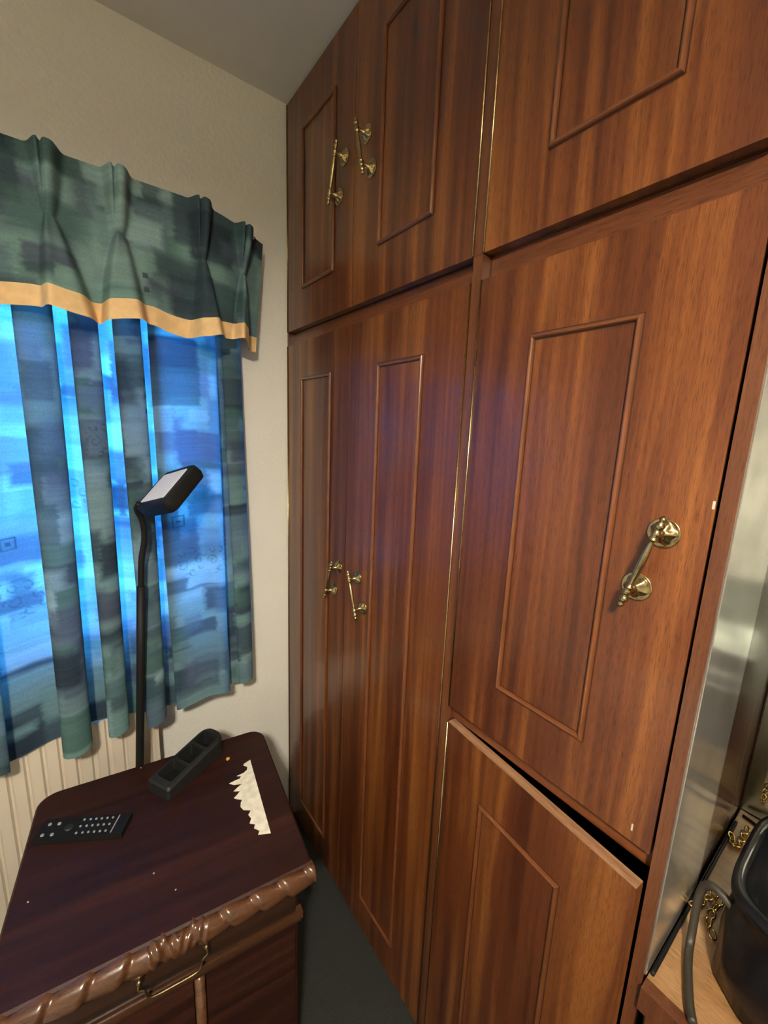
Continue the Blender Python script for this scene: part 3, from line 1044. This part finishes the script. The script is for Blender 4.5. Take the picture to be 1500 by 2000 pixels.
d = obj('drawer', bbox(-hw + 0.030, hw - 0.030, FY - 0.012, FY - 0.0005, 0.482, CZ - 0.050), M_DRAWER, ch, bevel=0.002, segs=1)
bail(d, 0.530)
bm = bmesh.new()
for zz, dp in ((0.470, 0.016), (0.461, 0.011)):
    pass
box(bm, -hw + 0.016, hw - 0.016, FY - 0.018, FY - 0.0005, 0.464, 0.478)
obj('bead_rail', bm, M_BEAD, ch, bevel=0.005, segs=3)
obj('bead_rail', bbox(-hw + 0.018, hw - 0.018, FY - 0.012, FY - 0.0005, 0.450, 0.4625), M_DRAWER, ch, bevel=0.004, segs=3)
for x0, x1 in ((-hw + 0.030, 0.028), (0.050, hw - 0.030)):
    d = obj('door', bbox(x0, x1, FY - 0.010, FY - 0.0005, 0.06, 0.444), M_MAHOG, ch, bevel=0.002, segs=1)
bm = bmesh.new()
tube(bm, [(0.039, FY - 0.004, 0.062), (0.039, FY - 0.004, 0.25), (0.039, FY - 0.004, 0.444)], 0.0095, 14)
obj('pilaster', bm, M_CARVE, ch, smooth=True)


def chest_local(x, y):
    dx, dy = x + 0.4546, y + 0.4084
    c, s = math.cos(-CA), math.sin(-CA)
    return (c * dx - s * dy, s * dx + c * dy)


# torn patch (veneer ripped off, pale layer showing)
edge = [(-0.2445, -0.318), (-0.277, -0.539)]
jag = [(-0.300, -0.527), (-0.2945, -0.520), (-0.302, -0.508), (-0.297, -0.500), (-0.306, -0.492), (-0.299, -0.482), (-0.3015, -0.470), (-0.293, -0.462), (-0.306, -0.452), (-0.309, -0.440), (-0.305, -0.430),
       (-0.300, -0.424), (-0.309, -0.416), (-0.314, -0.409), (-0.305, -0.404), (-0.296, -0.398), (-0.309, -0.390), (-0.297, -0.384), (-0.286, -0.380), (-0.303, -0.372), (-0.311, -0.362), (-0.296, -0.361),
       (-0.286, -0.362), (-0.280, -0.356), (-0.289, -0.350), (-0.272, -0.350), (-0.262, -0.345), (-0.258, -0.336), (-0.265, -0.326), (-0.262, -0.322)]
out = [edge[0], edge[1]] + jag
bm = bmesh.new()
top_ = [bm.verts.new((*chest_local(*p), CZ + 0.0008)) for p in out]
bot_ = [bm.verts.new((*chest_local(*p), CZ - 0.0006)) for p in out]
bm.faces.new(top_)
for k in range(len(out)):
    bm.faces.new((top_[k], top_[(k + 1) % len(out)], bot_[(k + 1) % len(out)], bot_[k]))
p_ = obj('torn_patch', bm, M_TORN, ch)
p_['label'] = 'torn cream-white patch'

# crumbs on the chest
def crumb(x, y, r, mat, label, name='crumb', cat='crumb', group=None, sd=1):
    bm = bmesh.new()
    bmesh.ops.create_icosphere(bm, subdivisions=2, radius=r)
    rg = random.Random(sd)
    for v in bm.verts:
        v.co *= rg.uniform(0.75, 1.2)
        v.co.z = max(v.co.z * 0.55, -r * 0.3)
    o = obj(name, bm, mat, None, (x, y, CZ + r * 0.3), smooth=True)
    tag(o, label, cat, group)


crumb(-0.291, -0.283, 0.0052, M_CRUMB, 'small orange crumb on the chest top near the black organiser')
for i, (x, y, l) in enumerate(((-0.476, -0.191, 'pale speck near the back edge of the chest top, beside the lamp pole'), (-0.49, -0.489, 'pale speck in the middle of the dark chest top'),
                               (-0.678, -0.417, 'pale speck at the left edge of the chest top, in front of the remote'), (-0.462, -0.544, 'pale speck near the carved front edge of the chest'))):
    crumb(x, y, 0.0016, M_SPECK, l, 'dust_speck', 'speck', None, i + 4)

# ================================================================ desk organiser with three pockets
org = thing('organizer_box', 'black three-compartment organiser box lying on the chest', 'box', (-0.378, -0.262, CZ), math.radians(28))
# local: x long axis (length .185), y short (.066)
def organizer():
    L, Wd = 0.088, 0.036
    def hgt(x): return 0.030 + 0.022 * (x + L) / (2 * L)
    bm = bmesh.new()
    outline = rounded_rect2(-L, L, -Wd, Wd, 0.006, 0.026)
    b0 = [bm.verts.new((x, y, 0.001)) for x, y in outline]
    b1 = [bm.verts.new((x * 0.98, y * 0.98, hgt(x) - 0.006)) for x, y in outline]
    b2 = [bm.verts.new((x * 0.945, y * 0.87, hgt(x))) for x, y in outline]
    n = len(outline)
    for a, b in ((b0, b1), (b1, b2)):
        for k in range(n):
            bm.faces.new((a[k], a[(k + 1) % n], b[(k + 1) % n], b[k]))
    bm.faces.new(b0[::-1])
    # top with pockets: build holes as inset bays
    bays = [(-0.070, -0.024), (-0.017, 0.027), (0.034, 0.072)]
    top_edges = [bm.edges.get((b2[k], b2[(k + 1) % n])) for k in range(n)]
    hole_edges = []
    for x0, x1 in bays:
        yo = Wd * 0.68
        rect = rounded_rect2(x0, x1, -yo, yo, 0.006, 0.006, 3)
        up = [bm.verts.new((x, y, hgt(x))) for x, y in rect]
        dn = [bm.verts.new((x, y * 0.95, 0.012)) for x, y in rect]
        m = len(rect)
        for k in range(m):
            hole_edges.append(bm.edges.new((up[k], up[(k + 1) % m])))
        for k in range(m):
            bm.faces.new((up[(k + 1) % m], up[k], dn[k], dn[(k + 1) % m]))
        bm.faces.new(dn)
    bmesh.ops.triangle_fill(bm, use_beauty=True, use_dissolve=False, edges=top_edges + hole_edges)
    return bm


def rounded_rect2(x0, x1, y0, y1, rl, rr, n=5):
    pts = []
    for (cx, cy, a0, r) in ((x1, y1, 0, rr), (x0, y1, 90, rl), (x0, y0, 180, rl), (x1, y0, 270, rr)):
        sx = cx - r if cx == x1 else cx + r
        sy = cy - r if cy == y1 else cy + r
        for k in range(n + 1):
            t = math.radians(a0 + 90 * k / n)
            pts.append((sx + r * math.cos(t), sy + r * math.sin(t)))
    return pts


obj('tray', organizer(), M_ORG, org)
for x0, x1 in ((-0.070, -0.024), (-0.017, 0.027), (0.034, 0.072)):
    obj('pocket_liner', bbox(x0 + 0.003, x1 - 0.003, -0.020, 0.020, 0.0125, 0.0145), M_BLACK, org)

# ================================================================ remote control
rc = thing('remote_control', 'slim black remote control with rows of small buttons on the chest', 'remote control', (-0.594, -0.3145, CZ), math.radians(-29.5))
obj('body', bbox(-0.084, 0.084, -0.023, 0.023, 0.0005, 0.0145), M_BLACK, rc, bevel=0.003, segs=2)
def keymesh(r, h):
    bm = bmesh.new()
    bmesh.ops.create_cone(bm, cap_ends=True, segments=10, radius1=r, radius2=r * 0.8, depth=h)
    me = bpy.data.meshes.new('button')
    bm.to_mesh(me); bm.free()
    me.materials.append(M_KEY)
    return me
KB = keymesh(0.0024, 0.002)
KBB = keymesh(0.0036, 0.002)
KBIG = keymesh(0.009, 0.002)
KBIG.materials.clear(); KBIG.materials.append(M_ORG)
for x in (-0.070, -0.052):
    for y in (-0.014, 0.010):
        link_mesh('button', KBB, None, rc, (x, y, 0.0152))
link_mesh('button_pad', KBIG, None, rc, (-0.028, 0.0, 0.0150))
for x in (-0.006, 0.006, 0.017, 0.028, 0.039, 0.050):
    for y in (-0.015, 0.0, 0.015):
        link_mesh('button', KB, None, rc, (x, y, 0.0152))
obj('end_ridge', bbox(0.0605, 0.0625, -0.020, 0.020, 0.0142, 0.0155), M_KEY, rc)

# ================================================================ gooseneck LED lamp behind the chest
lp = thing('reading_lamp', 'black gooseneck reading lamp with square white panel, standing behind the chest', 'lamp', (-0.512, -0.118, 0.0))
off = Vector((-0.512, -0.118, 0.0))
def L_(p): return tuple(Vector(p) - off)
obj('base', bbox(-0.10, 0.10, -0.036, 0.030, 0.0, 0.022), M_BLACK, lp, bevel=0.005)
bm = bmesh.new()
tube(bm, [L_((-0.512, -0.130, 0.020)), L_((-0.474, -0.141, 0.576)), L_((-0.456, -0.146, 0.848)), L_((-0.443, -0.151, 1.06))], [0.0095, 0.0095, 0.0095, 0.0098], 14)
obj('pole', bm, M_BLACK, lp, smooth=True)
bm = bmesh.new()
tube(bm, catmull([L_(p) for p in ((-0.443, -0.151, 1.055), (-0.4385, -0.154, 1.125), (-0.431, -0.160, 1.170), (-0.430, -0.167, 1.205), (-0.435, -0.175, 1.232), (-0.4435, -0.187, 1.256), (-0.439, -0.199, 1.271))], 8), 0.0068, 12)
obj('gooseneck', bm, M_BLACK, lp, smooth=True)
A, B, D = Vector((-0.435, -0.193, 1.269)), Vector((-0.378, -0.159, 1.326)), Vector((-0.402, -0.289, 1.294))
e1 = (B - A).normalized(); e2 = (D - A); e2 = (e2 - e1 * e2.dot(e1)).normalized()
nrm = e1.cross(e2)
if nrm.dot(Vector(M.translation) - A) < 0: nrm = -nrm
a_, b_ = (B - A).length, (D - A).length
bm = bmesh.new()
ring_prof = [(-0.013, -0.032), (-0.0165, -0.020), (-0.0155, -0.002), (-0.011, 0.0022), (0.0, 0.0022)]
rings = []
for o_, zz in ring_prof:
    pts = rounded_rect2(o_, a_ - o_, o_, b_ - o_, 0.016 if o_ < -0.001 else 0.003, 0.016 if o_ < -0.001 else 0.003, 6)
    rings.append([bm.verts.new(Vector(L_(A + e1 * u + e2 * v + nrm * zz))) for u, v in pts])
for a, b in zip(rings, rings[1:]):
    n = len(a)
    for k in range(n):
        bm.faces.new((a[k], a[(k + 1) % n], b[(k + 1) % n], b[k]))
bm.faces.new(rings[0][::-1])
bm.faces.new(rings[-1])
obj('lamp_head', bm, M_BLACK, lp, smooth='angle')
bm = bmesh.new()
pts = rounded_rect2(0.0005, a_ - 0.0005, 0.0005, b_ - 0.0005, 0.003, 0.003, 4)
t0 = [bm.verts.new(Vector(L_(A + e1 * u + e2 * v + nrm * 0.0036))) for u, v in pts]
t1 = [bm.verts.new(Vector(L_(A + e1 * u + e2 * v + nrm * 0.0020))) for u, v in pts]
bm.faces.new(t0)
for k in range(len(pts)): bm.faces.new((t0[k], t0[(k + 1) % len(pts)], t1[(k + 1) % len(pts)], t1[k]))
obj('light_panel', bm, M_LED, lp)

# ================================================================ ceiling lamp housing (out of frame, lights the room; shade added to dim the upper doors)
cl = thing('pendant_lamp', 'pendant lamp with added conical cream shade hanging from the ceiling', 'lamp', (LAMP[0], LAMP[1], H))
bm = bmesh.new()
lathe(bm, [(0, 0.045), (-0.012, 0.045), (-0.03, 0.012), (-0.031, 0.004)], 24, 'Z')
obj('ceiling_rose', bm, M_WHITE, cl, smooth='angle')
bm = bmesh.new()
tube(bm, [(0, 0, -0.03), (0, 0, LAMP[2] - H + 0.13)], 0.0035, 8)
obj('cord', bm, M_WHITE, cl, smooth=True)
bm = bmesh.new()
lathe(bm, [(LAMP[2] - H + 0.13, 0.008), (LAMP[2] - H + 0.12, 0.018), (LAMP[2] - H + 0.075, 0.020), (LAMP[2] - H + 0.074, 0.012)], 20, 'Z')
obj('bulb_holder', bm, M_WHITE, cl, smooth='angle')
bm = bmesh.new()
lathe(bm, [(LAMP[2] - H + 0.074, 0.011), (LAMP[2] - H + 0.045, 0.014), (LAMP[2] - H + 0.015, 0.028), (LAMP[2] - H - 0.010, 0.030), (LAMP[2] - H - 0.030, 0.018), (LAMP[2] - H - 0.036, 0.002)], 20, 'Z')
obj('bulb', bm, M_LED, cl, smooth=True)
bm = bmesh.new()
zb = LAMP[2] - H - 0.041  # rim of the added shade, set low to cut lamplight off the upper doors
ra, rb = [], []
for k in range(48):
    t = 2 * PI * k / 48
    ra.append(bm.verts.new((0.165 * math.cos(t), 0.165 * math.sin(t), zb)))
    rb.append(bm.verts.new((0.085 * math.cos(t), 0.085 * math.sin(t), zb + 0.19)))
for k in range(48):
    bm.faces.new((ra[k], ra[(k + 1) % 48], rb[(k + 1) % 48], rb[k]))
obj('added_lamp_shade', bm, M_SHADE, cl, smooth=True)
bm = bmesh.new()
tube(bm, [(0.084 * math.cos(t), 0.084 * math.sin(t), zb + 0.187) for t in np.linspace(0, 2 * PI, 32, endpoint=False)], 0.002, 6, closed=True)
for t in (0, 2 * PI / 3, 4 * PI / 3):
    tube(bm, [(0.084 * math.cos(t), 0.084 * math.sin(t), zb + 0.187), (0.019 * math.cos(t), 0.019 * math.sin(t), LAMP[2] - H + 0.10)], 0.002, 6)
obj('shade_ring', bm, M_WHITE, cl)

# ================================================================ bed to the left, added out of view for the mirror to reflect
bd = thing('bed', 'added bed with rumpled white bedding for the mirror to reflect, along the far side of the room, beside the chest', 'bed', (-1.78, -1.25, 0))
obj('base', bbox(-0.70, 0.66, -1.0, 1.0, 0.06, 0.26), M_MAHOG, bd)
obj('mattress', bbox(-0.70, 0.66, -1.0, 1.0, 0.26, 0.46), M_WHITE, bd, bevel=0.03)
bm = bmesh.new()
nx_, ny_ = 60, 70
vs = []
for j in range(ny_ + 1):
    row = []
    for i in range(nx_ + 1):
        x = -0.76 + 1.50 * i / nx_
        y = -1.04 + 1.75 * j / ny_
        ed = min(1, max(0, (0.74 - abs(x + 0.01)) / 0.10))
        z = 0.20 + 0.31 * ed ** 0.4 + 0.018 * math.sin(9 * x + 4 * y) * math.sin(7 * y)
        row.append(bm.verts.new((x, y, z)))
    vs.append(row)
for j in range(ny_):
    for i in range(nx_):
        bm.faces.new((vs[j][i], vs[j][i + 1], vs[j + 1][i + 1], vs[j + 1][i]))
obj('duvet', bm, M_DUVET, bd, smooth=True)

bm = bmesh.new()  # white sheet added beside the bed, sloped to catch lamplight for the mirror
vs = []
for j in range(41):
    row = []
    for i in range(25):
        u = i / 24.0
        y = -1.62 + 1.15 * j / 40.0
        a = min(1.0, u / 0.45)
        x = -1.30 + 0.26 * a + 0.26 * max(0, u - 0.40) / 0.60 + 0.012 * math.sin(y * 24 + u * 3)
        z = 0.535 + 0.012 * math.sin(y * 17) * a - 0.92 * max(0, u - 0.40) ** 1.10 + 0.010 * math.sin(14 * y + 9 * u) + 0.006 * math.sin(31 * y - 12 * u)
        row.append(bm.verts.new((x + 1.78, y + 1.25, max(z, 0.004))))
    vs.append(row)
for j in range(40):
    for i in range(24):
        bm.faces.new((vs[j][i], vs[j][i + 1], vs[j + 1][i + 1], vs[j + 1][i]))
so = obj('sheet', bm, M_SHEET, bd, smooth=True)
so['label'] = 'crumpled white sheet, added for the mirror to reflect'
